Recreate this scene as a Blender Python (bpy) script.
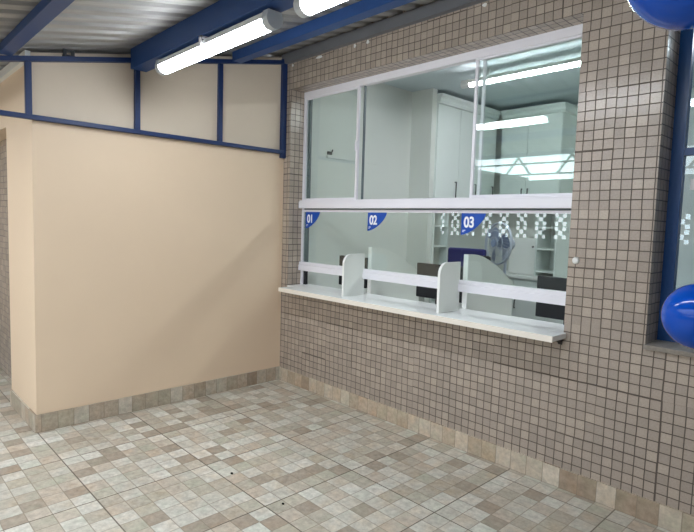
import bpy, bmesh, math, random
from mathutils import Matrix, Vector
random.seed(7)
S = bpy.context.scene
for o in list(bpy.data.objects): bpy.data.objects.remove(o)
COL = S.collection

# ------------------------------------------------------------------ camera
cam = bpy.data.cameras.new('camera'); cam_o = bpy.data.objects.new('camera', cam); COL.objects.link(cam_o)
cam.sensor_fit = 'HORIZONTAL'; cam.sensor_width = 36; cam.lens = 531.9 / 694 * 36
cam.clip_start = 0.02; cam.clip_end = 200
def basis(yaw, pitch, roll):
    f = Vector((math.cos(pitch)*math.cos(yaw), math.cos(pitch)*math.sin(yaw), math.sin(pitch)))
    r = Vector((math.sin(yaw), -math.cos(yaw), 0)); u = r.cross(f)
    c, s = math.cos(roll), math.sin(roll)
    return f, c*r + s*u, -s*r + c*u
f_, r_, u_ = basis(math.radians(136.31788), math.radians(-4.57438), math.radians(1.70307))
M4 = Matrix(((r_.x, u_.x, -f_.x, 3.843), (r_.y, u_.y, -f_.y, -2.860), (r_.z, u_.z, -f_.z, 1.43), (0, 0, 0, 1)))
cam_o.matrix_world = M4
S.camera = cam_o

# ------------------------------------------------------------------ world, exposure
w = bpy.data.worlds.new('overcast_sky'); S.world = w; w.use_nodes = True
wn = w.node_tree.nodes; wl = w.node_tree.links
bg = wn['Background']; bg.inputs['Color'].default_value = (0.86, 0.93, 1.0, 1); tc = wn.new('ShaderNodeTexCoord'); sx = wn.new('ShaderNodeSeparateXYZ'); mr = wn.new('ShaderNodeMapRange')
wl.new(tc.outputs['Generated'], sx.inputs[0]); wl.new(sx.outputs['Z'], mr.inputs['Value'])
mr.inputs['From Min'].default_value = .04; mr.inputs['From Max'].default_value = .24      # hazy bright horizon, calmer sky above
mr.inputs['To Min'].default_value = 7.5; mr.inputs['To Max'].default_value = 2.7
wl.new(mr.outputs[0], bg.inputs['Strength'])
S.view_settings.view_transform = 'Standard'; S.view_settings.look = 'None'
S.view_settings.gamma = 1; S.view_settings.use_curve_mapping = False
S.view_settings.exposure = 0.18
LAMP_E = 34.0        # tube diffusers under the porch roof
OFFICE_E = 62.0       # tube diffusers in the office

# ------------------------------------------------------------------ materials
def srgb(r, g, b):
    f = lambda c: (c/255/12.92) if c/255 <= .04045 else ((c/255+.055)/1.055)**2.4
    return (f(r), f(g), f(b), 1)
class N:
    def __init__(s, name):
        s.m = bpy.data.materials.new(name); s.m.use_nodes = True
        s.t = s.m.node_tree; s.b = s.t.nodes['Principled BSDF']; s.out = s.t.nodes['Material Output']
    def n(s, t, **k):
        o = s.t.nodes.new(t)
        for a, v in k.items(): setattr(o, a, v)
        return o
    def l(s, a, b): s.t.links.new(a, b)
    def put(s, sock, v):
        if hasattr(v, 'is_output'): s.l(v, sock)
        else: sock.default_value = v
    def math(s, op, a, b=None, c=None):
        o = s.n('ShaderNodeMath', operation=op); s.put(o.inputs[0], a)
        if b is not None: s.put(o.inputs[1], b)
        if c is not None: s.put(o.inputs[2], c)
        return o.outputs[0]
    def mixf(s, f, a, b):
        o = s.n('ShaderNodeMix', data_type='FLOAT'); s.put(o.inputs[0], f); s.put(o.inputs[2], a); s.put(o.inputs[3], b)
        return o.outputs[0]
    def mixc(s, f, a, b, mode='MIX'):
        o = s.n('ShaderNodeMix', data_type='RGBA', blend_type=mode)
        s.put(o.inputs[0], f); s.put(o.inputs[6], a); s.put(o.inputs[7], b)
        return o.outputs[2]
    def noise(s, vec, scale, detail=3, rough=.5):
        o = s.n('ShaderNodeTexNoise'); o.inputs['Scale'].default_value = scale
        o.inputs['Detail'].default_value = detail; o.inputs['Roughness'].default_value = rough
        if vec is not None: s.l(vec, o.inputs['Vector'])
        return o
    def ramp(s, v, stops, interp='LINEAR'):
        o = s.n('ShaderNodeValToRGB'); o.color_ramp.interpolation = interp
        e = o.color_ramp.elements
        while len(e) < len(stops): e.new(.5)
        for i, (p, c) in enumerate(stops): e[i].position = p; e[i].color = c
        s.l(v, o.inputs[0]); return o.outputs[0]
def plain(name, col, rough=.5, metal=0, var=.06, scale=6, bump=0, spec=.5, coat=0):
    k = N(name); g = k.n('ShaderNodeNewGeometry')
    nz = k.noise(g.outputs['Position'], scale, 4)
    f = k.math('MULTIPLY_ADD', nz.outputs['Fac'], 2*var, 1-var)
    c = k.mixc(1.0, col, f, 'MULTIPLY')
    k.l(c, k.b.inputs['Base Color'])
    k.b.inputs['Roughness'].default_value = rough; k.b.inputs['Metallic'].default_value = metal
    k.b.inputs['Specular IOR Level'].default_value = spec
    k.b.inputs['Coat Weight'].default_value = coat
    if bump:
        b = k.n('ShaderNodeBump'); b.inputs['Strength'].default_value = bump; b.inputs['Distance'].default_value = .003
        k.l(k.noise(g.outputs['Position'], scale*12, 3).outputs['Fac'], b.inputs['Height']); k.l(b.outputs[0], k.b.inputs['Normal'])
    return k.m
def emit(name, col, st):
    k = N(name); e = k.n('ShaderNodeEmission'); e.inputs[0].default_value = col; e.inputs[1].default_value = st
    k.l(e.outputs[0], k.out.inputs[0]); return k.m
def uv_nodes(k, ou=0, ov=0, oy=0, warp=0):
    g = k.n('ShaderNodeNewGeometry'); p = g.outputs['Position']
    if warp:
        nz = k.noise(p, 5, 2); d = k.n('ShaderNodeVectorMath', operation='SUBTRACT'); k.l(nz.outputs['Color'], d.inputs[0]); d.inputs[1].default_value = (.5, .5, .5)
        sc = k.n('ShaderNodeVectorMath', operation='SCALE'); k.l(d.outputs[0], sc.inputs[0]); sc.inputs['Scale'].default_value = warp
        ad = k.n('ShaderNodeVectorMath', operation='ADD'); k.l(p, ad.inputs[0]); k.l(sc.outputs[0], ad.inputs[1]); q = ad.outputs[0]
    else: q = p
    sp = k.n('ShaderNodeSeparateXYZ'); k.l(q, sp.inputs[0])
    sn = k.n('ShaderNodeSeparateXYZ'); k.l(g.outputs['True Normal'], sn.inputs[0])
    ax = k.math('GREATER_THAN', k.math('ABSOLUTE', sn.outputs[0]), .5)
    az = k.math('GREATER_THAN', k.math('ABSOLUTE', sn.outputs[2]), .5)
    x = k.math('ADD', sp.outputs[0], ou); y = k.math('ADD', sp.outputs[1], oy); z = k.math('ADD', sp.outputs[2], ov)
    return p, k.mixf(ax, x, y), k.mixf(az, z, y)
def cells(k, u, v, pu, pv, g):
    cu = k.math('DIVIDE', u, pu); cv = k.math('DIVIDE', v, pv)
    iu = k.math('FLOOR', cu); iv = k.math('FLOOR', cv)
    du = k.math('ABSOLUTE', k.math('SUBTRACT', k.math('FRACT', cu), .5)); dv = k.math('ABSOLUTE', k.math('SUBTRACT', k.math('FRACT', cv), .5))
    mu = k.math('GREATER_THAN', du, .5-g/pu/2); mv = k.math('GREATER_THAN', dv, .5-g/pv/2)
    cb = k.n('ShaderNodeCombineXYZ'); k.l(iu, cb.inputs[0]); k.l(iv, cb.inputs[1])
    wnz = k.n('ShaderNodeTexWhiteNoise', noise_dimensions='3D'); k.l(cb.outputs[0], wnz.inputs['Vector'])
    return k.math('MAXIMUM', mu, mv), wnz.outputs['Value'], wnz.outputs['Color']
def wall_tiles(name):
    k = N(name); p, u, v = uv_nodes(k, ou=-.009, warp=.008)
    pit = .0513
    # the tesserae come in paper-backed sheets laid slightly out of line
    _, _, sc0 = cells(k, u, v, pit*6, pit*6, .001)
    so = k.n('ShaderNodeSeparateColor'); k.l(sc0, so.inputs[0])
    u = k.math('ADD', u, k.math('MULTIPLY_ADD', so.outputs[0], .006, -.003)); v = k.math('ADD', v, k.math('MULTIPLY_ADD', so.outputs[1], .006, -.003))
    m, rnd, rc = cells(k, u, v, pit, pit, .0052)
    base = k.ramp(rnd, [(0, srgb(164, 152, 140)), (.35, srgb(170, 157, 145)), (.7, srgb(175, 161, 148)), (1, srgb(183, 169, 155))])
    nz = k.noise(p, 110, 6, .7)
    base = k.mixc(1, base, k.math('MULTIPLY_ADD', nz.outputs['Fac'], .6, .70), 'MULTIPLY')
    nl = k.noise(p, 1.3, 3)
    grout = k.ramp(nl.outputs['Fac'], [(.3, srgb(84, 74, 67)), (.7, srgb(104, 93, 84))])
    k.l(k.mixc(m, base, grout), k.b.inputs['Base Color'])
    k.l(k.mixf(m, k.math('MULTIPLY_ADD', rnd, .04, .20), .8), k.b.inputs['Roughness'])
    b = k.n('ShaderNodeBump'); b.inputs['Strength'].default_value = .5; b.inputs['Distance'].default_value = .0025
    h = k.math('ADD', k.math('MULTIPLY', m, -1.0), k.math('MULTIPLY', nz.outputs['Fac'], .25))
    k.l(h, b.inputs['Height'])
    # each tessera is set at a slightly different tilt
    sub = k.n('ShaderNodeVectorMath', operation='SUBTRACT'); k.l(rc, sub.inputs[0]); sub.inputs[1].default_value = (.5, .5, .5)
    sc = k.n('ShaderNodeVectorMath', operation='SCALE'); k.l(sub.outputs[0], sc.inputs[0]); sc.inputs['Scale'].default_value = .005
    ad = k.n('ShaderNodeVectorMath', operation='ADD'); k.l(b.outputs[0], ad.inputs[0]); k.l(sc.outputs[0], ad.inputs[1])
    no = k.n('ShaderNodeVectorMath', operation='NORMALIZE'); k.l(ad.outputs[0], no.inputs[0])
    k.l(no.outputs[0], k.b.inputs['Normal'])
    return k.m
def stone_mosaic(name, pu=.0992, pv=.1012, big=True, tint=(1, 1, 1, 1)):
    k = N(name); p, u, v = uv_nodes(k, ou=.0610, ov=0, oy=.750)
    m, rnd, rc = cells(k, u, v, pu, pv, .0045)
    base = k.ramp(rnd, [(0, srgb(172, 158, 143)), (.1, srgb(188, 178, 163)), (.28, srgb(198, 185, 170)), (.46, srgb(203, 196, 184)), (.64, srgb(210, 204, 193)),
                        (.8, srgb(192, 184, 168)), (.9, srgb(217, 211, 201)), (1, srgb(180, 166, 150))], 'CONSTANT')
    so = k.n('ShaderNodeVectorMath', operation='MULTIPLY'); k.l(rc, so.inputs[0]); so.inputs[1].default_value = (9, 9, 9)
    sa = k.n('ShaderNodeVectorMath', operation='ADD'); k.l(so.outputs[0], sa.inputs[0]); k.l(p, sa.inputs[1])
    nz = k.noise(sa.outputs[0], 30, 7, .72)
    base = k.mixc(1, base, k.math('MULTIPLY_ADD', nz.outputs['Fac'], 1.1, .36), 'MULTIPLY')
    ns = k.noise(p, .9, 3); base = k.mixc(1, base, k.math('MULTIPLY_ADD', ns.outputs['Fac'], .2, .9), 'MULTIPLY')
    hue = k.noise(sa.outputs[0], 7, 3)
    base = k.mixc(1, base, k.ramp(hue.outputs['Fac'], [(.3, (1, .93, .86, 1)), (.5, (1, 1, 1, 1)), (.7, (.94, 1, .97, 1))]), 'MULTIPLY')
    base = k.mixc(1, base, tint, 'MULTIPLY')
    col = k.mixc(k.math('MULTIPLY', m, .7), base, srgb(138, 126, 110))
    if big:
        M, _, _ = cells(k, u, v, pu*6, pv*6, .0065)
        col = k.mixc(k.math('MULTIPLY', M, .85), col, srgb(98, 88, 76))
        m = k.math('MAXIMUM', m, M)
    k.l(col, k.b.inputs['Base Color'])
    k.l(k.math('MULTIPLY_ADD', nz.outputs['Fac'], .25, .27), k.b.inputs['Roughness'])
    b = k.n('ShaderNodeBump'); b.inputs['Strength'].default_value = .3; b.inputs['Distance'].default_value = .002
    k.l(k.math('ADD', k.math('MULTIPLY', m, -.8), k.math('MULTIPLY', nz.outputs['Fac'], .4)), b.inputs['Height']); k.l(b.outputs[0], k.b.inputs['Normal'])
    return k.m
def glass_mat(name, tint, refl=1.0):
    k = N(name); k.t.nodes.remove(k.b)
    tr = k.n('ShaderNodeBsdfTransparent'); tr.inputs[0].default_value = tint
    gl = k.n('ShaderNodeBsdfGlossy'); gl.inputs['Roughness'].default_value = .004; gl.inputs['Color'].default_value = (.95, 1, .98, 1)
    fr = k.n('ShaderNodeFresnel'); gg = k.n('ShaderNodeNewGeometry'); k.l(k.mixf(gg.outputs['Backfacing'], 1.52, 1/1.52), fr.inputs['IOR'])
    mx = k.n('ShaderNodeMixShader'); k.l(k.math('MULTIPLY', fr.outputs[0], refl), mx.inputs[0]); k.l(tr.outputs[0], mx.inputs[1]); k.l(gl.outputs[0], mx.inputs[2])
    k.l(mx.outputs[0], k.out.inputs[0]); return k.m
def corrugated(name):
    k = N(name); g = k.n('ShaderNodeNewGeometry')
    mp = k.n('ShaderNodeMapping'); mp.inputs['Scale'].default_value = (9, 1.2, 1); k.l(g.outputs['Position'], mp.inputs[0])
    nz = k.noise(mp.outputs[0], 2, 4)
    k.l(k.ramp(nz.outputs['Fac'], [(.3, srgb(150, 149, 147)), (.7, srgb(178, 176, 173))]), k.b.inputs['Base Color'])
    k.b.inputs['Metallic'].default_value = .35; k.l(k.math('MULTIPLY_ADD', nz.outputs['Fac'], .15, .42), k.b.inputs['Roughness'])
    return k.m
M_TILE = wall_tiles('ceramic_mosaic'); M_FLOOR = stone_mosaic('stone_look_floor', tint=(.98, .995, .985, 1)); M_SKIRT = stone_mosaic('stone_look_skirting', pu=.0992, pv=.5, tint=(.9, .86, .80, 1), big=False)
M_SKIRT2 = stone_mosaic('warm_stone_skirting', pu=.0992, pv=.5, tint=(1.0, .93, .85, 1), big=False)
M_CREAM = plain('cream_paint', srgb(229, 205, 177), .55, var=.05, scale=1.6, bump=.12)
M_CREAMUP = plain('pale_cream_upper', srgb(218, 202, 182), .6, var=.06, scale=2.2, bump=.12)
M_BLUE = plain('blue_steel_paint', srgb(19, 46, 94), .4, var=.12, scale=7)
M_BEAM = plain('blue_beam_paint', srgb(34, 70, 126), .45, var=.14, scale=5)
M_FRAMEBLUE = plain('blue_window_paint', srgb(0, 66, 126), .3, var=.06, scale=4)
M_ALU = plain('white_aluminium', srgb(236, 234, 240), .32, var=.02)
M_ALUG = plain('shaded_aluminium_grey', srgb(96, 108, 112), .5, var=.04)  # grey with the shade on the white aluminium put into its colour
M_GLASS = glass_mat('window_glass', (.95, .98, .97, 1), 1.0)
M_GLASSB = glass_mat('tinted_glass', (.80, .85, .88, 1), 1.0)
M_ROOF = corrugated('galvanised_sheet')
M_WHITE = plain('white_laminate', srgb(244, 245, 242), .35, var=.02)
M_LAM = plain('light_grey_laminate', srgb(228, 231, 225), .42, var=.025)
M_TOP = plain('counter_laminate', srgb(246, 248, 247), .22, var=.02)
M_EDGE = plain('cream_edge_band', srgb(246, 238, 226), .4, var=.02)
M_OFFICE = plain('office_wall_paint', srgb(224, 228, 222), .6, var=.03, scale=2)
M_OFFCEIL = plain('office_ceiling_paint', srgb(205, 216, 220), .7, var=.02)
M_CAB = plain('white_cabinet_board', srgb(228, 236, 232), .4, var=.02)
M_BLACK = plain('black_plastic', srgb(22, 24, 30), .4, var=.1)
M_DARKM = plain('dark_metal', srgb(60, 60, 62), .35, metal=.7)
M_NAVY = plain('navy_fabric', srgb(36, 36, 108), .8, var=.12, scale=30)
M_STICK = plain('blue_vinyl', srgb(4, 74, 172), .35, var=.03)
M_INK = plain('white_vinyl', srgb(245, 245, 250), .4, var=.01)
M_TUBE = emit('lit_tube_diffuser', (.88, .945, 1, 1), LAMP_E)
M_TUBE2 = emit('lit_office_diffuser', (.93, .97, 1, 1), OFFICE_E)
M_ENDCAP = plain('clear_end_cap', srgb(205, 212, 218), .3, var=.03)
M_BALL = plain('blue_latex', srgb(0, 78, 190), .11, var=.03, scale=3, spec=.4, coat=0)
M_GRANITE = plain('grey_granite', srgb(142, 134, 124), .35, var=.35, scale=60)
M_CEM = plain('grey_render', srgb(112, 108, 102), .8, var=.12, scale=2, bump=.2)
M_DKWALL = plain('dark_brown_render', srgb(84, 76, 70), .8, var=.1, scale=2)  # dark so the added end wall bounces little light
M_CONC = plain('breeze_block_cement', srgb(122, 92, 74), .85, var=.15, scale=5)
M_FLASH = plain('grey_flashing', srgb(120, 122, 128), .5, var=.2, scale=4, metal=.3)
M_PLAS = plain('white_plaster', srgb(225, 225, 222), .7, var=.04)
M_FAN = plain('fan_grey_plastic', srgb(196, 204, 218), .4, var=.05)
M_FANB = plain('fan_blade_blue', srgb(140, 156, 186), .35, var=.05)
M_PEB = plain('black_grit', srgb(25, 22, 20), .8)
M_PAPER = plain('paper_white', srgb(235, 235, 235), .7)

# ------------------------------------------------------------------ mesh helpers
class MB:
    def __init__(s): s.bm = bmesh.new()
    def box(s, x0, x1, y0, y1, z0, z1, bev=0, seg=2):
        v = [s.bm.verts.new((x, y, z)) for x in (x0, x1) for y in (y0, y1) for z in (z0, z1)]
        q = [(0, 1, 3, 2), (4, 6, 7, 5), (0, 4, 5, 1), (2, 3, 7, 6), (0, 2, 6, 4), (1, 5, 7, 3)]
        fs = [s.bm.faces.new([v[i] for i in a]) for a in q]
        if bev:
            es = list({e for f in fs for e in f.edges})
            bmesh.ops.bevel(s.bm, geom=es, offset=bev, segments=seg, profile=.5, affect='EDGES')
        return s
    def prism(s, pts, axis, a, b):          # outline pts (two coordinates) swept along axis from a to b
        def P(p, t):
            return {'x': (t, p[0], p[1]), 'y': (p[0], t, p[1]), 'z': (p[0], p[1], t)}[axis]
        A = [s.bm.verts.new(P(p, a)) for p in pts]; B = [s.bm.verts.new(P(p, b)) for p in pts]
        n = len(pts)
        s.bm.faces.new(A); s.bm.faces.new(B[::-1])
        for i in range(n): s.bm.faces.new((A[i], B[i], B[(i+1) % n], A[(i+1) % n]))
        bmesh.ops.recalc_face_normals(s.bm, faces=s.bm.faces[:])
        return s
    def tube(s, p0, p1, r0, r1=None, seg=16):
        r1 = r0 if r1 is None else r1
        p0, p1 = Vector(p0), Vector(p1); d = p1-p0
        q = d.to_track_quat('Z', 'Y').to_matrix().to_4x4(); q.translation = (p0+p1)/2
        bmesh.ops.create_cone(s.bm, cap_ends=True, segments=seg, radius1=r0, radius2=r1, depth=d.length, matrix=q)
        return s
    def lathe(s, prof, c, seg=32, mat=None):   # profile of (r, z) about the vertical through c
        rings = []
        for r, z in prof:
            if r < 1e-6: rings.append([s.bm.verts.new((0, 0, z))])
            else: rings.append([s.bm.verts.new((r*math.cos(2*math.pi*i/seg), r*math.sin(2*math.pi*i/seg), z)) for i in range(seg)])
        for a, b in zip(rings, rings[1:]):
            for i in range(seg):
                j = (i+1) % seg
                if len(a) == 1 and len(b) == 1: continue
                if len(a) == 1: s.bm.faces.new((a[0], b[j], b[i]))
                elif len(b) == 1: s.bm.faces.new((a[i], a[j], b[0]))
                else: s.bm.faces.new((a[i], a[j], b[j], b[i]))
        vs = [v for r in rings for v in r]
        mt = Matrix.Translation(c) @ (mat or Matrix())
        for v in vs: v.co = mt @ v.co
        bmesh.ops.recalc_face_normals(s.bm, faces=s.bm.faces[:])
        return s
    def torus(s, R, r, mat, seg=40, ms=8):
        g = [[s.bm.verts.new(mat @ Vector(((R+r*math.cos(2*math.pi*j/ms))*math.cos(2*math.pi*i/seg), (R+r*math.cos(2*math.pi*j/ms))*math.sin(2*math.pi*i/seg), r*math.sin(2*math.pi*j/ms)))) for j in range(ms)] for i in range(seg)]
        for i in range(seg):
            for j in range(ms): s.bm.faces.new((g[i][j], g[(i+1) % seg][j], g[(i+1) % seg][(j+1) % ms], g[i][(j+1) % ms]))
        return s
    def build(s, name, mat, parent=None, smooth=False, kind=None):
        me = bpy.data.meshes.new(name); 
        if smooth:
            for f in s.bm.faces: f.smooth = True
        if parent is not None:
            off = Vector(ROOTLOC[parent.name])
            for v in s.bm.verts: v.co -= off
        s.bm.to_mesh(me); s.bm.free(); me.materials.append(mat)
        if smooth:
            try: me.set_sharp_from_angle(angle=math.radians(40))
            except Exception: pass
        o = bpy.data.objects.new(name, me); COL.objects.link(o)
        if parent is not None: o.parent = parent
        ROOTLOC[o.name] = ROOTLOC[parent.name] if parent is not None else (0, 0, 0)
        if kind: o['kind'] = kind
        return o
ROOTLOC = {}
def tag(o, label, cat, group=None):
    o['label'] = label; o['category'] = cat
    if group: o['group'] = group
    return o
def thing(name, label, cat, loc, group=None):
    o = bpy.data.objects.new(name, None); o.empty_display_size = .1; COL.objects.link(o); o.location = loc; ROOTLOC[o.name] = tuple(loc)
    return tag(o, label, cat, group)
def setting(name, loc=(0, 0, 0)):
    o = bpy.data.objects.new(name, None); o.empty_display_size = .1; COL.objects.link(o); o.location = loc; ROOTLOC[o.name] = tuple(loc)
    o['kind'] = 'structure'; return o
def copy_thing(src, loc, label=None, group=None):
    r = src.copy(); COL.objects.link(r); r.location = loc; ROOTLOC[r.name] = tuple(loc)
    if label: r['label'] = label
    if group: r['group'] = group
    for ch in list(src.children):
        c = ch.copy(); COL.objects.link(c); c.parent = r
        for g in list(ch.children):
            d = g.copy(); COL.objects.link(d); d.parent = c
    return r
STRUCT = 'structure'
RZ = lambda y: 2.88 + .213*y            # underside of the roof sheet

# ================================================================== LARGE STRUCTURE
MB().box(-4.5, 9.5, -9, 0.0, -.1, 0).build('floor', M_FLOOR, kind=STRUCT)
MB().box(-.2, 9.5, .2, 3.5, -.1, 0).build('floor_office', M_CEM, kind=STRUCT)

# tiled wall with its two openings
OX0, OX1, OZ0, OZ1 = .09, 2.585, .834, 2.566
PX0, PX1, PZ0, PZ1 = 2.994, 4.3, .855, 2.62
b = MB(); T = .2; TOPZ = 2.98
b.box(-.2, OX0, 0, T, 0, TOPZ)
b.box(OX0, OX1, 0, T, 0, OZ0); b.box(OX0, OX1, 0, T, OZ1, TOPZ)
b.box(OX1, PX0, 0, T, 0, TOPZ)
b.box(PX0, PX1, 0, T, 0, PZ0); b.box(PX0, PX1, 0, T, PZ1, TOPZ)
b.box(PX1, 9.5, 0, T, 0, TOPZ)
b.build('wall_right', M_TILE, kind=STRUCT)

# cream wall that ends in a return, and the tiled recess beyond it
YE = -1.965
b = MB()
b.prism([(YE, 0), (0, 0), (0, RZ(0)-.03), (YE, RZ(YE)-.03)], 'x', -.70, 0)
b.prism([(YE, 2.05), (-1.825, 2.05), (-1.825, RZ(-1.825)-.03), (YE, RZ(YE)-.03)], 'x', -4.2, -.70)
b.build('wall_left', M_CREAM, kind=STRUCT)
MB().box(-4.2, -.70, -1.825, -1.70, 0, 2.42).build('wall_recess', M_TILE, kind=STRUCT)
MB().box(-4.4, -4.2, -7.7, 0, 0, 2.42).build('wall_corridor', M_CREAM, kind=STRUCT)

MB().prism([(YE, 2.03), (0, 2.03), (0, RZ(0)-.03), (YE, RZ(YE)-.03)], 'x', 0, .003).build('trim_5', M_CREAMUP, kind=STRUCT)  # thin sheet over the upper wall, paler and greyer than the cream below
# skirtings
MB().box(0, .012, YE-.012, -.012, 0, .117).build('baseboard_left', M_SKIRT, kind=STRUCT)
MB().box(-.70, 0, YE-.012, YE, 0, .117).build('baseboard_return', M_SKIRT, kind=STRUCT)
MB().box(0, 9.5, -.012, 0, 0, .112).build('baseboard_right', M_SKIRT2, kind=STRUCT)
MB().box(0, .0119, -.0125, 0, .112, .117).build('trim_1', M_SKIRT, kind=STRUCT)

# corrugated roof, ribs running down the slope
YR = -2.72
b = MB(); pit = .15
prof = []
x = -4.3
while x < 9.5:
    prof += [(x, 0), (x+.075, 0), (x+.092, .032), (x+.130, .032), (x+.147, 0)]; x += pit
def roofline(dy):
    return dy
vt = []
for yy in (YR, 0.0):
    vt.append([b.bm.verts.new((px, yy, RZ(yy)+pz)) for px, pz in prof])
vb = []
for yy in (YR, 0.0):
    vb.append([b.bm.verts.new((px, yy, RZ(yy)+pz+.004)) for px, pz in prof])
for i in range(len(prof)-1):
    b.bm.faces.new((vt[0][i], vt[1][i], vt[1][i+1], vt[0][i+1]))
    b.bm.faces.new((vb[0][i], vb[0][i+1], vb[1][i+1], vb[1][i]))
    b.bm.faces.new((vt[0][i], vt[0][i+1], vb[0][i+1], vb[0][i]))
    b.bm.faces.new((vt[1][i+1], vt[1][i], vb[1][i], vb[1][i+1]))
b.build('ceiling', M_ROOF, kind=STRUCT)
MB().box(0.0, 9.5, -.045, 0, 2.785, 2.865).build('trim_2', M_FLASH, kind=STRUCT)
MB().box(-4.2, 0.0, YE-.03, YE, 2.385, 2.44).build('trim_3', M_PLAS, kind=STRUCT)

# courtyard wall behind the camera with a breeze-block band
b = MB()
b.box(-4.4, 9.5, -7.85, -7.7, 0, 1.22); b.box(-4.4, 9.5, -7.85, -7.7, 1.78, 2.48)
b.build('wall_courtyard', M_CEM, kind=STRUCT)
b = MB()
n = 0; x = -4.4
while x < 9.4:
    b.box(x-.16, x, -7.81, -7.73, 1.22, 1.78)
    for r in range(2):
        b.box(x+.27, x+.282, -7.785, -7.755, 1.22+.28*r, 1.5+.28*r)
        z0 = 1.22+.28*r
        for i in range(3):
            for j in range(3):
                if (i+j) % 2 == 1: b.box(x+i*.0933, x+(i+1)*.0933, -7.777, -7.763, z0+j*.0933, z0+(j+1)*.0933)
        b.box(x-.012, x+.012, -7.785, -7.755, z0, z0+.28); b.box(x, x+.28, -7.785, -7.755, z0-.012, z0+.012)
    x += .44; n += 1
b.build('wall_lattice', M_CONC, kind=STRUCT)

MB().box(4.42, 4.57, -5.0, 0, 0, 2.28).build('wall_light_block', M_DKWALL, kind=STRUCT)  # unseen wall added to block light from the right and darken the jamb

MB().box(-4.4, -2.0, -7.85, -2.74, 2.49, 2.55).build('ceiling_light_block', M_CEM, kind=STRUCT)  # unseen canopy added to cut sky light on the left side
# office shell
MB().box(-.2, 0.0, T, 3.5, 0, 2.88).build('wall_office_left', M_OFFICE, kind=STRUCT)
MB().box(-.2, 6.2, 3.36, 3.5, 0, 2.88).build('wall_office_back', M_OFFICE, kind=STRUCT)
MB().box(6.0, 6.2, T, 3.36, 0, 2.88).build('wall_office_right', M_OFFICE, kind=STRUCT)
MB().box(-.2, 6.2, T, 3.5, 2.88, 2.98).build('ceiling_office', M_OFFCEIL, kind=STRUCT)

MB().box(0, .28, 1.72, 1.797, 0, 2.88).build('wall_office_pier', M_OFFICE, kind=STRUCT)
# ------------------------------------------------------------------ service window
W1 = setting('window_1', (OX0, .15, OZ0))
def part(name, mat, args, parent, label=None, bev=0):
    b = MB()
    for a in args: b.box(*a, bev=bev)
    o = b.build(name, mat, parent)
    if label: o['label'] = label
    return o
part('head_rail', M_ALU, [(OX0, OX1, .142, .195, 2.512, OZ1)], W1, bev=.003)
part('jamb', M_ALU, [(OX0, OX0+.022, .145, .195, OZ0+.03, 2.512)], W1)
part('jamb', M_ALU, [(OX1-.022, OX1, .145, .195, OZ0+.03, 2.512)], W1)
part('transom', M_ALU, [(OX0-.0, OX1, .105, .195, 1.552, 1.612), (OX0, OX1, .115, .19, 1.612, 1.622)], W1, bev=.003)
part('glazing_strip', M_ALU, [(OX0+.02, OX1-.02, .148, .18, 1.522, 1.540)], W1)
part('shade_strip', M_ALUG, [(OX0+.02, OX1-.02, .155, .18, 1.540, 1.552)], W1)  # grey strip painted in for the dark gap under the transom
def sash(name, x0, x1, y, post=.024, post0=None):
    p0 = post0 or post
    s = part(name, M_ALU, [(x0, x0+p0, y, y+.018, 1.6225, 2.5115), (x1-post, x1, y, y+.018, 1.6225, 2.5115),
                           (x0+p0, x1-post, y+.001, y+.017, 1.6225, 1.640), (x0+p0, x1-post, y+.001, y+.017, 2.498, 2.5115)], W1)
    part('pane', M_GLASS, [(x0+p0, x1-post, y+.006, y+.012, 1.64, 2.498)], s)
    return s
sash('sash', .114, .775, .150, .024, .008)
sash('sash', 1.838, 2.562, .150, .020)
sash('sash', 1.878, 2.560, .174, .020)
part('shade_strip', M_ALUG, [(.114, .15, .170, .19, 1.622, 2.512)], W1)  # sash aluminium in shade, drawn as a grey strip
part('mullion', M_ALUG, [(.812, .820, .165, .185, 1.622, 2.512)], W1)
part('latch', M_ALU, [(.750, .772, .138, .150, 2.01, 2.09)], W1, bev=.003)
for x0, x1 in ((OX0+.022, .893), (.893, 1.79), (1.79, OX1-.022)):
    part('pane', M_GLASS, [(x0, x1, .155, .161, 1.03, 1.524)], W1)
part('shade_strip', M_ALUG, [(.112, .15, .163, .185, 1.0, 1.522)], W1)  # same shade grey for the sash side behind the lower glass
o = part('stop_block', M_BLACK, [(.112, .145, .163, .185, .871, .998)], W1); o['label'] = 'black stop under the left bar'
for i, (x0, x1) in enumerate(((OX0-.004, .886), (.904, 1.781), (1.799, OX1))):
    b = MB(); b.prism([(.118, .999), (.17, .999), (.17, 1.075), (.126, 1.075), (.126, 1.052), (.118, 1.046)], 'x', x0, x1)
    b.build('glazing_bar', M_ALU, W1)

# ------------------------------------------------------------------ blue window on the right
W2 = setting('window_2', (PX0, .13, PZ0))
fy0, fy1 = .180, .225
part('frame', M_FRAMEBLUE, [(PX0, PX0+.056, fy0, fy1, .88, PZ1), (PX1-.06, PX1, fy0, fy1, .88, PZ1), (PX0+.056, PX1-.06, fy0, fy1, .88, .93), (PX0+.056, PX1-.06, fy0, fy1, PZ1-.06, PZ1)], W2)
part('rail', M_FRAMEBLUE, [(PX0+.056, PX1-.06, fy0+.004, fy1-.004, 1.815, 1.852)], W2)
part('mullion', M_FRAMEBLUE, [(3.62, 3.67, fy0+.004, fy1-.004, .93, 1.815), (3.62, 3.67, fy0+.004, fy1-.004, 1.852, PZ1-.06)], W2)
for z0, z1 in ((.93, 1.815), (1.852, PZ1-.06)):
    for x0, x1 in ((PX0+.056, 3.62), (3.67, PX1-.06)):
        part('pane', M_GLASSB, [(x0, x1, .200, .206, z0, z1)], W2)
MB().box(PX0-.003, PX1+.003, -.018, .20, .857, .88, bev=.003).build('trim_4', M_GRANITE, kind=STRUCT)

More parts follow.
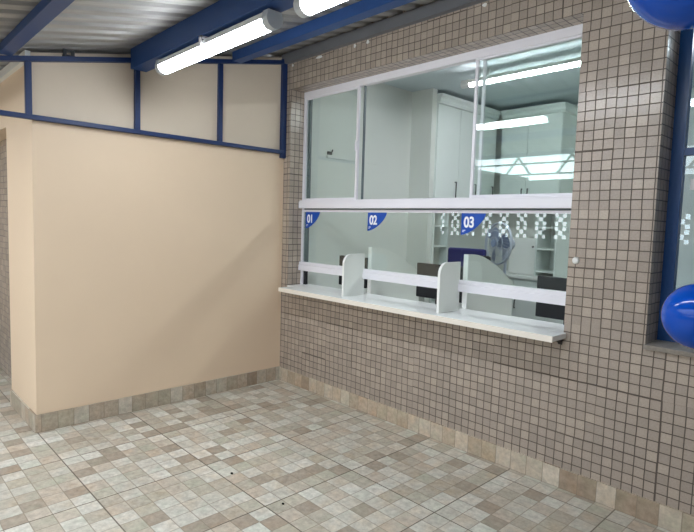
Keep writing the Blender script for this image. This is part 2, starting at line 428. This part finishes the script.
# ================================================================== STEELWORK
b0 = thing('steel_frame', 'blue painted steel frame of bars and posts fixed across the top of the cream wall', 'frame', (0, -1.0, 2.02))
FX0, FX1 = .004, .034
zb = 2.018
b = MB(); b.box(FX0, FX1+.006, -2.32, -.028, zb, zb+.03, bev=.003); b.build('lower_bar', M_BLUE, b0)
up = lambda y: 2.790 + .213*y
b = MB(); b.prism([(-2.32, up(-2.32)), (-.03, up(-.03)), (-.03, up(-.03)+.031), (-2.32, up(-2.32)+.031)], 'x', FX0, FX1+.008); b.build('upper_bar', M_BLUE, b0)
for yp in (-1.985, -1.307, -.648):
    b = MB(); b.box(FX0, FX1, yp-.018, yp+.018, zb+.03, up(yp), bev=.002); b.build('post', M_BLUE, b0)
b = MB(); b.box(FX0, FX1+.004, -.052, -.006, zb-.035, up(-.03)+.04, bev=.002); b.build('corner_post', M_BLUE, b0)
b = MB(); b.box(FX0, FX1, -1.785, -1.715, up(-1.75)+.031, up(-1.75)+.042)
b.box(FX0+.012, FX0+.018, -1.785, -1.763, up(-1.75)+.04, up(-1.75)+.078); b.box(FX0+.012, FX0+.018, -1.737, -1.715, up(-1.75)+.04, up(-1.75)+.078); b.box(FX0+.012, FX0+.018, -1.763, -1.737, up(-1.75)+.066, up(-1.75)+.078)
o = b.build('bracket', M_BLACK, b0); o['label'] = 'small black bracket with a hole'

def channel(name, label, y0, y1, z0, x0=.04, x1=9.5):   # folded C profile running along x
    t = .006; b = MB()
    zt0, zt1 = RZ(y0)-.001, RZ(y1)-.001
    b.prism([(y0, z0), (y1, z0), (y1, z0+.022), (y1-t, z0+.022), (y1-t, z0+t), (y0+t, z0+t), (y0+t, zt0-t), (y1-t, zt1-t), (y1-t, zt1-.03), (y1, zt1-.03), (y1, zt1), (y0, zt0)], 'x', x0, x1)
    return tag(b.build(name, M_BEAM), label, 'beam')
channel('roof_beam', 'deep blue steel roof beam carrying the tube lights', -1.36, -1.25, 2.455)
channel('roof_purlin', 'slim blue steel purlin under the roof closest to the tiled wall', -.555, -.475, 2.688)
channel('roof_purlin', 'blue steel purlin under the low side of the roof at the left', -2.145, -2.075, 2.375)
channel('roof_purlin', 'blue steel edge purlin along the open eave of the porch', -2.71, -2.64, 2.275)

# ================================================================== PORCH LAMPS
def tube_lamp(label, x0, L, y, z, mat, top, group, wv=.047, cap=.045, capm=None, clips=(.62,)):
    r = thing('tube_light', label, 'lamp', (x0, y, z), group)
    q = wv/.052
    b = MB(); b.prism([(y-wv, z+.012), (y-wv*.8, z+.045), (y+wv*.8, z+.045), (y+wv, z+.012)], 'x', x0+.03, x0+L-.03); b.build('housing', M_WHITE, r)
    pr = [(y-wv, z+.012)] + [(y-wv*math.cos(a), z+.012-.05*q*math.sin(a)) for a in [i*math.pi/10 for i in range(1, 10)]] + [(y+wv, z+.012)]
    b = MB(); b.prism(pr, 'x', x0+cap, x0+L-cap); b.build('diffuser', mat, r, smooth=True)
    pe = [(y-wv*1.05*math.cos(a), z+.012-.053*q*math.sin(a)) for a in [i*math.pi/10 for i in range(11)]] + [(y+wv*.85, z+.049), (y-wv*.85, z+.049)]
    for xa, xb in ((x0, x0+cap), (x0+L-cap, x0+L)):
        b = MB(); b.prism(pe, 'x', xa, xb); b.build('end_cap', capm or M_ENDCAP, r)
    for xc in [x0+c for c in clips]:
        b = MB(); b.box(xc-.012, xc+.012, y-.062, y-.055, z+.0, z+.06); b.box(xc-.012, xc+.012, y+.055, y+.062, z+.0, z+.06); b.box(xc-.012, xc+.012, y-.062, y+.062, z+.05, z+.06)
        b.build('clip', M_ALU, r)
    for xc in (x0+.28, x0+L-.28):
        b = MB(); b.box(xc-.006, xc+.006, y-.006, y+.006, z+.045, top); b.build('hanger', M_ALU, r)
    return r
tube_lamp('lit sealed tube light hung below the deep blue beam, its whole length in view', .405, 1.25, -1.30, 2.395, M_TUBE, 2.458, 'tube lights under the porch roof')
tube_lamp('lit sealed tube light cut off by the top edge of the photo', 1.86, 1.25, -1.30, 2.395, M_TUBE, 2.458, 'tube lights under the porch roof')

# ================================================================== COUNTER
CZ = .87
ct = thing('service_counter', 'long white laminate counter shelf running through the service window', 'counter', (1.33, 0, .83))
b = MB(); b.box(.1875, 2.6, -.165, -.0005, .838, CZ-.001, bev=.002); b.box(OX0+.001, OX1-.001, -.001, .235, .838, CZ-.001); b.build('worktop', M_TOP, ct)
b = MB(); b.box(.186, 2.602, -.168, -.165, .836, CZ, bev=.001); b.build('edge_band', M_EDGE, ct)
for xb in (2.572,):
    b = MB(); b.prism([(-.004, .841), (-.07, .841), (-.07, .834), (-.016, .815), (-.004, .80)], 'x', xb-.012, xb+.012); b.build('bracket', M_DARKM, ct)

def outer_divider(x, label):
    h0, h1 = CZ, 1.195; ya, yb = -.085, .138; R = .075
    pts = [(yb, h0), (yb, h1)] + [(ya+R-R*math.sin(a), h1-R+R*math.cos(a)) for a in [i*math.pi/16 for i in range(9)]] + [(ya, h0)]
    r = thing('counter_divider', label, 'divider', (x, 0, h0), 'rounded dividers on the outer counter')
    b = MB(); b.prism(pts, 'x', x-.008, x+.008); b.build('panel', M_LAM, r)
    e = [(yb, h1+.0015)] + [(ya+R-(R+.0015)*math.sin(a), h1-R+(R+.0015)*math.cos(a)) for a in [i*math.pi/16 for i in range(9)]] + [(ya-.0015, h0), (ya+.001, h0)] + [(ya+R-(R-.001)*math.sin(a), h1-R+(R-.001)*math.cos(a)) for a in [i*math.pi/16 for i in range(8, -1, -1)]] + [(yb, h1-.001)]
    b = MB(); b.prism(e, 'x', x-.0095, x+.0095); b.build('edge_band', M_WHITE, r)
    return r
outer_divider(.897, 'white divider with rounded top corner standing on the counter below the 02 sticker')
outer_divider(1.795, 'white divider with rounded top corner standing on the counter below the 03 sticker')
def inner_divider(x, label):
    h1 = 1.243; y0 = .236; y1 = .86
    pts = [(y0, .75), (y1, .75), (y1, 1.025), (.81, 1.045), (.767, 1.070), (.71, 1.102), (.647, 1.136), (.575, 1.170), (.504, 1.199), (.43, 1.223), (.36, 1.238), (.30, h1), (y0, h1)]
    r = thing('desk_divider', label, 'divider', (x, .5, .75), 'swept dividers on the office desk')
    b = MB(); b.prism(pts, 'x', x-.009, x+.009); b.build('panel', M_LAM, r)
    b = MB(); b.box(x-.020, x+.016, y0-.008, y0, .871, h1+.001); b.build('edge_band', M_WHITE, r)
    return r
inner_divider(.875, 'grey-white swept panel behind the glass to the right of the 02 sticker corner divider')
inner_divider(1.785, 'grey-white swept panel behind the glass in front of the pedestal fan')
# desk behind the counter
dk = thing('office_desk', 'white office desk running along behind the service glass', 'desk', (1.3, .55, 0))
b = MB(); b.box(.05, 2.85, .236, .92, .722, .749, bev=.002); b.build('desktop', M_LAM, dk)
for xx in (.06, .866, 1.776, 2.8):
    b = MB(); b.box(xx, xx+.02, .26, .88, 0, .722); b.build('side_panel', M_LAM, dk)

# ------------------------------------------------------------------ numbers on the glass
def digits(txt, x, z, y, size, parent):
    cu = bpy.data.curves.new('digits', 'FONT'); cu.body = txt; cu.size = size; cu.extrude = .0006; cu.offset = .003; cu.space_character = .95
    t = bpy.data.objects.new('tmp_text', cu); COL.objects.link(t)
    dg = bpy.context.evaluated_depsgraph_get(); dg.update()
    me = bpy.data.meshes.new_from_object(t.evaluated_get(dg)); bpy.data.objects.remove(t)
    me.materials.clear(); me.materials.append(M_INK)
    off = Vector(ROOTLOC[parent.name])
    for v in me.vertices:
        c = v.co.copy(); v.co = Vector((x+c.x*.86, y-c.z, z+c.y)) - off
    o = bpy.data.objects.new('digits', me); COL.objects.link(o); o.parent = parent; ROOTLOC[o.name] = ROOTLOC[parent.name]
    return o
def sticker(txt, x, ww, hh, label):
    zt = 1.521; y = .1535
    r = thing('number_sticker', label, 'sticker', (x, y, zt), 'numbered stickers on the service glass')
    pts = [(x, zt)] + [(x+ww*max(0, math.cos(a))**1.3, zt-hh*max(0, math.sin(a))**1.3) for a in [i*math.pi/24 for i in range(13)]]
    b = MB(); b.prism(pts, 'y', y, y+.0012); b.build('backing', M_STICK, r)
    digits(txt, x+.020, zt-.092, y-.0009, .098, r)
    b = MB(); b.box(x+.012, x+.034, y-.0008, y, zt-.116, zt-.111); b.box(x+.010, x+.024, y-.0008, y, zt-.125, zt-.121); b.build('small_print', M_INK, r)
sticker('01', .138, .19, .145, 'blue quarter-round sticker reading 01 in the left corner of the glass')
sticker('02', .908, .20, .145, 'blue quarter-round sticker reading 02 on the middle glass')
sticker('03', 1.782, .185, .145, 'blue quarter-round sticker reading 03 on the right glass')

# ================================================================== BALLOONS
def balloon(loc, R, label, tilt):
    r = thing('balloon', label, 'balloon', loc, 'blue balloons')
    prof = []
    for i in range(25):
        a = math.pi*i/24; z = R*math.cos(a); rr = R*math.sin(a)
        if z < 0: z *= 1.16
        prof.append((max(rr, 0), z))
    prof[0] = (0, prof[0][1]); prof[-1] = (0, prof[-1][1])
    vd = (Vector((3.843, -2.860, 1.43)) - Vector(loc)).normalized(); vd.z += tilt
    mt = vd.to_track_quat('Z', 'Y').to_matrix().to_4x4()
    MB().lathe(prof, loc, 40, mt).build('skin', M_BALL, r, smooth=True)
    MB().lathe([(0, -R*1.155), (.006, -R*1.165), (.008, -R*1.2), (.016, -R*1.25), (.013, -R*1.255), (0, -R*1.22)], loc, 14, mt).build('knot', M_BALL, r, smooth=True)
    return r
balloon((3.300, -.405, 1.104), .131, 'round blue balloon floating before the granite sill of the blue window', .25)
balloon((3.495, -1.562, 1.992), .132, 'large blue balloon close to the camera at the top right corner', .25)

# ================================================================== OFFICE FURNITURE
def handle(parent, x, y, z0, z1, axis):
    b = MB()
    if axis == 'x': b.box(x+.018, x+.026, y-.006, y+.006, z0, z1, bev=.002); b.box(x, x+.02, y-.004, y+.004, z0, z0+.008); b.box(x, x+.02, y-.004, y+.004, z1-.008, z1)
    else: b.box(x-.006, x+.006, y-.026, y-.018, z0, z1, bev=.002); b.box(x-.004, x+.004, y-.02, y, z0, z0+.008); b.box(x-.004, x+.004, y-.02, y, z1-.008, z1)
    o = b.build('handle', M_DARKM, parent); return o
wa = thing('wall_cabinet', 'tall white cabinet doors with crown moulding along the left side of the office', 'cabinet', (.15, 2.3, 1.68))
b = MB(); b.box(.0, .28, 1.80, 2.98, 1.68, 2.74); b.build('body', M_CAB, wa)
b = MB(); b.prism([(.0, 2.74), (.31, 2.74), (.325, 2.765), (.325, 2.785), (.345, 2.81), (.345, 2.835), (.0, 2.835)], 'y', 1.80, 2.98); b.build('crown', M_CAB, wa)
for i, (ya, yb) in enumerate(((1.804, 2.216), (2.220, 2.60), (2.604, 2.976))):
    b = MB(); b.box(.281, .30, ya, yb, 1.70, 2.735, bev=.002); d = b.build('door', M_CAB, wa)
    handle(d, .30, (yb-.06) if i != 1 else yb-.05, 1.74, 1.93, 'x')
sh = thing('open_shelf', 'narrow white open shelf unit below the left cabinets', 'shelf', (.15, 1.93, 0))
b = MB(); b.box(.0, .30, 1.80, 1.82, 0, 1.66); b.box(.0, .30, 2.06, 2.08, 0, 1.66); b.build('side_panel', M_CAB, sh)
b = MB(); b.box(.0, .01, 1.82, 2.06, 0, 1.66); b.build('back_panel', M_CAB, sh)
for z in (.05, .55, .85, 1.20, 1.42, 1.642):
    b = MB(); b.box(.01, .30, 1.82, 2.06, z, z+.018); b.build('board', M_CAB, sh)
bc = thing('wall_cabinet', 'white double door cabinet with crown moulding high on the office back wall', 'cabinet', (.75, 3.2, 1.68))
b = MB(); b.box(.36, 1.11, 3.02, 3.355, 1.68, 2.74); b.build('body', M_CAB, bc)
b = MB(); b.prism([(3.355, 2.74), (2.99, 2.74), (2.975, 2.765), (2.975, 2.785), (2.955, 2.81), (2.955, 2.835), (3.355, 2.835)], 'x', .36, 1.145); b.build('crown', M_CAB, bc)
for xa, xb, hx in ((.364, .70, .665), (.704, 1.106, .74)):
    b = MB(); b.box(xa, xb, 3.0, 3.019, 1.70, 2.735, bev=.002); d = b.build('door', M_CAB, bc)
    handle(d, hx, 3.0, 1.74, 1.90, 'y')
ps = thing('open_shelf', 'white open pigeonhole shelf on the back worktop at the right of the window', 'shelf', (.98, 3.15, .87))
b = MB(); b.box(.87, .888, 3.0, 3.355, .888, 1.66); b.box(1.10, 1.118, 3.0, 3.355, .888, 1.66); b.build('side_panel', M_CAB, ps)
b = MB(); b.box(.888, 1.10, 3.34, 3.355, .888, 1.66); b.build('back_panel', M_CAB, ps)
for z in (.93, 1.19, 1.44, 1.642):
    b = MB(); b.box(.888, 1.10, 3.0, 3.34, z, z+.018); b.build('board', M_CAB, ps)
bs = thing('base_cabinet', 'low white cabinet with two dark handles under the back worktop', 'cabinet', (.9, 3.1, 0))
b = MB(); b.box(.30, 2.6, 2.87, 3.355, 0, .848); b.build('body', M_CAB, bs)
b = MB(); b.box(.30, 2.62, 2.83, 3.355, .848, .886, bev=.003); b.build('worktop', M_WHITE, bs)
for xa, xb, hx in ((.304, .69, .65), (.694, 1.12, .735), (1.124, 1.60, 1.56), (1.604, 2.10, 1.645)):
    b = MB(); b.box(xa, xb, 2.85, 2.869, .05, .84, bev=.002); d = b.build('door', M_CAB, bs)
    handle(d, hx, 2.85, .50, .60, 'y')
cb = thing('small_cupboard', 'small white cupboard with a knob standing on the back worktop beside the pigeonholes', 'cupboard', (.7, 3.1, .887))
b = MB(); b.box(.52, .862, 3.05, 3.34, .887, 1.32, bev=.003); b.build('body', M_WHITE, cb)
b = MB(); b.box(.524, .858, 3.032, 3.049, .892, 1.315, bev=.002); d = b.build('door', M_WHITE, cb)
b = MB(); b.tube((.83, 3.032, 1.22), (.83, 3.012, 1.22), .009); b.build('knob', M_DARKM, d)

# monitors on the desk, backs to the glass
def monitor(x0, x1, y, label, z1=1.135):
    r = thing('monitor', label, 'monitor', ((x0+x1)/2, y+.1, .749), 'black monitors on the office desk')
    xm = (x0+x1)/2
    b = MB(); b.box(x0, x1, y, y+.03, z1-.27, z1, bev=.004); b.build('casing', M_BLACK, r)
    b = MB(); b.box(x0+.012, x1-.012, y+.0295, y+.031, z1-.258, z1-.012); b.build('screen', M_BLACK, r)
    b = MB(); b.box(xm-.03, xm+.03, y+.006, y+.022, .76, z1-.2, bev=.003); b.build('stand', M_BLACK, r)
    b = MB(); b.box(xm-.11, xm+.11, y-.07, y+.10, .7495, .764, bev=.004); b.build('foot', M_BLACK, r)
monitor(.25, .60, .47, 'black monitor back seen on both sides of the left counter divider')
monitor(1.165, 1.60, .47, 'black monitor back standing left of the right counter divider')
monitor(2.185, 2.62, .46, 'black monitor back at the far right end of the service window', 1.125)

# office chairs
def chair(x, y, rot, mat, label, top, bw=.21):
    r = thing('office_chair', label, 'chair', (x, y, 0), 'office chairs behind the service desk')
    R = Matrix.Translation((x, y, 0)) @ Matrix.Rotation(rot, 4, 'Z')
    def bld(b, n, m, sm=False, par=None):
        for v in b.bm.verts: v.co = R @ v.co
        return b.build(n, m, par or r, smooth=sm)
    b = MB(); b.box(-.23, .23, -.22, .22, .44, .51, bev=.025, seg=3); bld(b, 'seat', mat)
    b = MB(); b.box(-bw, bw, .20, .255, top-.48, top, bev=.022, seg=3); bld(b, 'backrest', mat)
    b = MB(); b.box(-.03, .03, .255, .275, .42, top-.2); b.box(-.03, .03, .0, .275, .415, .435); bld(b, 'back_support', M_BLACK)
    b = MB(); b.tube((0, 0, .09), (0, 0, .44), .026); bld(b, 'gas_lift', M_BLACK)
    b = MB()
    for i in range(5):
        a = i*2*math.pi/5; b.tube((0, 0, .105), (.27*math.cos(a), .27*math.sin(a), .075), .02, .014, 10)
    bld(b, 'star_base', M_BLACK)
    for i in range(5):
        a = i*2*math.pi/5; c = Vector((.27*math.cos(a), .27*math.sin(a), .03)); d = Vector((-math.sin(a), math.cos(a), 0))*.02
        b = MB(); b.tube(c-d, c+d, .03, seg=14); b.tube(c+Vector((0, 0, .02)), c+Vector((0, 0, .05)), .008, seg=8); bld(b, 'castor', M_BLACK)
chair(.92, 1.30, .0, M_NAVY, 'navy fabric office chair back between the counter dividers', 1.225)
chair(1.36, .80, .0, M_BLACK, 'black office chair in front of the pedestal fan, half hidden by the swept panel', 1.195, .125)

# pedestal fan
fc = Vector((1.06, 1.85, 1.277))
fn = thing('pedestal_fan', 'grey round pedestal fan with wire guard behind the right glass', 'fan', (fc.x-.05, fc.y+.05, 0))
ax = Vector((-.40, -.92, .04)).normalized()
qm = ax.to_track_quat('Z', 'Y').to_matrix().to_4x4()
def FM(d): 
    m = qm.copy(); m.translation = fc + ax*d; return m
RG = .205
for dd, nm in ((.05, 'front_guard'), (-.035, 'rear_guard')):
    b = MB()
    b.torus(RG, .009, FM(0 if dd > 0 else -.01))
    b.torus(RG*.62, .003, FM(dd*.85), ms=6); b.torus(RG*.3, .003, FM(dd), ms=6)
    for i in range(36):
        a = 2*math.pi*i/36; m = FM(0)
        p = [Vector((RG*math.cos(a), RG*math.sin(a), 0 if dd > 0 else -.01)), Vector((RG*.62*math.cos(a+.15), RG*.62*math.sin(a+.15), dd*.85)), Vector((RG*.18*math.cos(a+.3), RG*.18*math.sin(a+.3), dd))]
        b.tube(m @ p[0], m @ p[1], .0016, seg=5); b.tube(m @ p[1], m @ p[2], .0016, seg=5)
    b.build(nm, M_FAN, fn)
b = MB(); m = FM(.05); b.tube(m @ Vector((0, 0, -.004)), m @ Vector((0, 0, .006)), .038, seg=24); b.build('badge', M_FANB, fn)
b = MB(); m = FM(.005); b.tube(m @ Vector((0, 0, -.03)), m @ Vector((0, 0, .03)), .04, .032, seg=20); hub = b.build('hub', M_FANB, fn)
for i in range(3):
    b = MB(); a0 = 2*math.pi*i/3; rows = []
    for t in range(7):
        u = t/6; rr = .03+u*.15; wd = .35+.45*math.sin(math.pi*min(1, .25+u*.65))
        row = []
        for s_ in range(5):
            s = s_/4-.5; a = a0 + s*wd*1.35 + u*.25
            row.append(m @ Vector((rr*math.cos(a), rr*math.sin(a), s*.045)))
        rows.append(row)
    vv = [[b.bm.verts.new(p) for p in row] for row in rows]
    fs = [b.bm.faces.new((vv[i2][j], vv[i2+1][j], vv[i2+1][j+1], vv[i2][j+1])) for i2 in range(6) for j in range(4)]
    bmesh.ops.solidify(b.bm, geom=fs, thickness=.004)
    b.build('blade', M_FANB, hub, smooth=True)
b = MB(); b.tube(fc-ax*.035, fc-ax*.17, .06, .05, seg=24); b.build('motor', M_FAN, fn)
pb = fc - ax*.1
b = MB(); b.box(pb.x-.025, pb.x+.025, pb.y-.03, pb.y+.03, pb.z-.16, pb.z-.04, bev=.008); b.build('neck', M_FAN, fn)
b = MB(); b.tube((pb.x, pb.y, .03), (pb.x, pb.y, pb.z-.15), .014, seg=16); b.build('pole', M_FAN, fn)
b = MB(); b.lathe([(0, 0), (.19, 0), (.19, .012), (.15, .03), (.03, .045), (0, .05)], (pb.x, pb.y, 0), 32); b.build('base', M_FAN, fn, smooth=True)

# office lamp and small wall fittings
ol = tube_lamp('bright cool tube light on the office ceiling seen through the right sash', .80, 1.45, 1.5, 2.765, M_TUBE2, 2.88, None, .030, .09, M_WHITE, ())
tube_lamp('second cool tube light further right on the office ceiling', 3.2, 1.45, 1.5, 2.765, M_TUBE2, 2.88, None, .030, .09, M_WHITE, ())
hk = thing('wall_hook', 'small dark hook on the office side wall seen through the left sash', 'hook', (0, .53, 2.09))
b = MB(); b.box(0, .008, .505, .565, 2.075, 2.105, bev=.003); b.build('plate', M_DARKM, hk)
b = MB(); b.tube((.004, .535, 2.095), (.04, .535, 2.10), .006, seg=10); b.tube((.04, .535, 2.10), (.045, .535, 2.12), .006, seg=10); b.build('peg', M_DARKM, hk)
tag(MB().box(0, .012, .50, 1.2, 2.045, 2.06).build('cable_duct', M_OFFICE), 'thin pale cable duct running along the office side wall', 'cable duct')
# paper inside the blue window
nt = tag(MB().box(3.083, 3.30, .1985, .1999, 1.645, 1.70).build('paper_notice', M_PAPER), 'small white paper notice taped inside the blue framed window', 'notice')
# steel truss of the neighbouring roof, across the courtyard
tr = thing('roof_truss', 'grey steel truss across the courtyard, mirrored as dark lines in the right sash', 'truss', (1, -6.0, 0))
for z in (2.42, 2.62, 2.80):
    b = MB(); b.box(-6, 9, -6.03, -5.97, z-.012, z+.012); b.build('chord', M_DARKM, tr)
for i in range(30):
    b = MB(); xx = -6+i*.5; b.tube((xx, -6, 2.42), (xx+(.3 if i % 2 else -.3), -6, 2.80), .022, seg=8); b.build('brace', M_DARKM, tr)
for xx in (-5.9, 8.9):
    b = MB(); b.box(xx-.05, xx+.05, -6.05, -5.95, 0, 2.80); b.build('post', M_DARKM, tr)
# bits fixed to the tiled wall
tag(MB().lathe([(0, 0), (.019, 0), (.019, .006), (.015, .012), (0, .014)], (2.628, -.0, 1.268), 20, Matrix.Rotation(math.pi/2, 4, 'X')).build('wall_plug', M_PLAS, smooth=True), 'round white plastic cap fixed to the tiles right of the service window', 'wall cap')
for x, wdt, hgt, lb in ((.105, .018, .022, 'small white plaster spot on the tiles closest to the blue corner post'), (.454, .075, .02, 'long white plaster streak high on the tiled wall'),
                   (.864, .022, .028, 'faint white plaster spot left of its brighter twin high on the tiled wall'), (1.001, .026, .028, 'bright white plaster spot high on the tiles above the left sash'),
                   (1.983, .03, .022, 'white plaster spot at the top edge of the photo above the right sash')):
    b = MB(); b.prism([(x+wdt/2*math.cos(a)*(1+.25*math.sin(3*a+x*9)), 2.765+hgt/2*math.sin(a)) for a in [i*math.pi/7 for i in range(14)]], 'y', -.004, 0)
    tag(b.build('plaster_spot', M_PLAS), lb, 'plaster spot', 'plaster spots along the top of the tiled wall')
for (x, y, s, lb) in ((1.318, -1.30, .009, 'small black speck of grit in the middle of the floor'), (1.766, -1.276, .007, 'tiny black speck of grit nearer to the camera on the floor')):
    b = MB(); bmesh.ops.create_icosphere(b.bm, subdivisions=2, radius=s)
    for v in b.bm.verts: v.co = Vector((x+v.co.x*1.2, y+v.co.y*.8, max(0, v.co.z*.6+s*.3)))
    tag(b.build('grit', M_PEB, smooth=True), lb, 'grit', 'black specks on the floor')
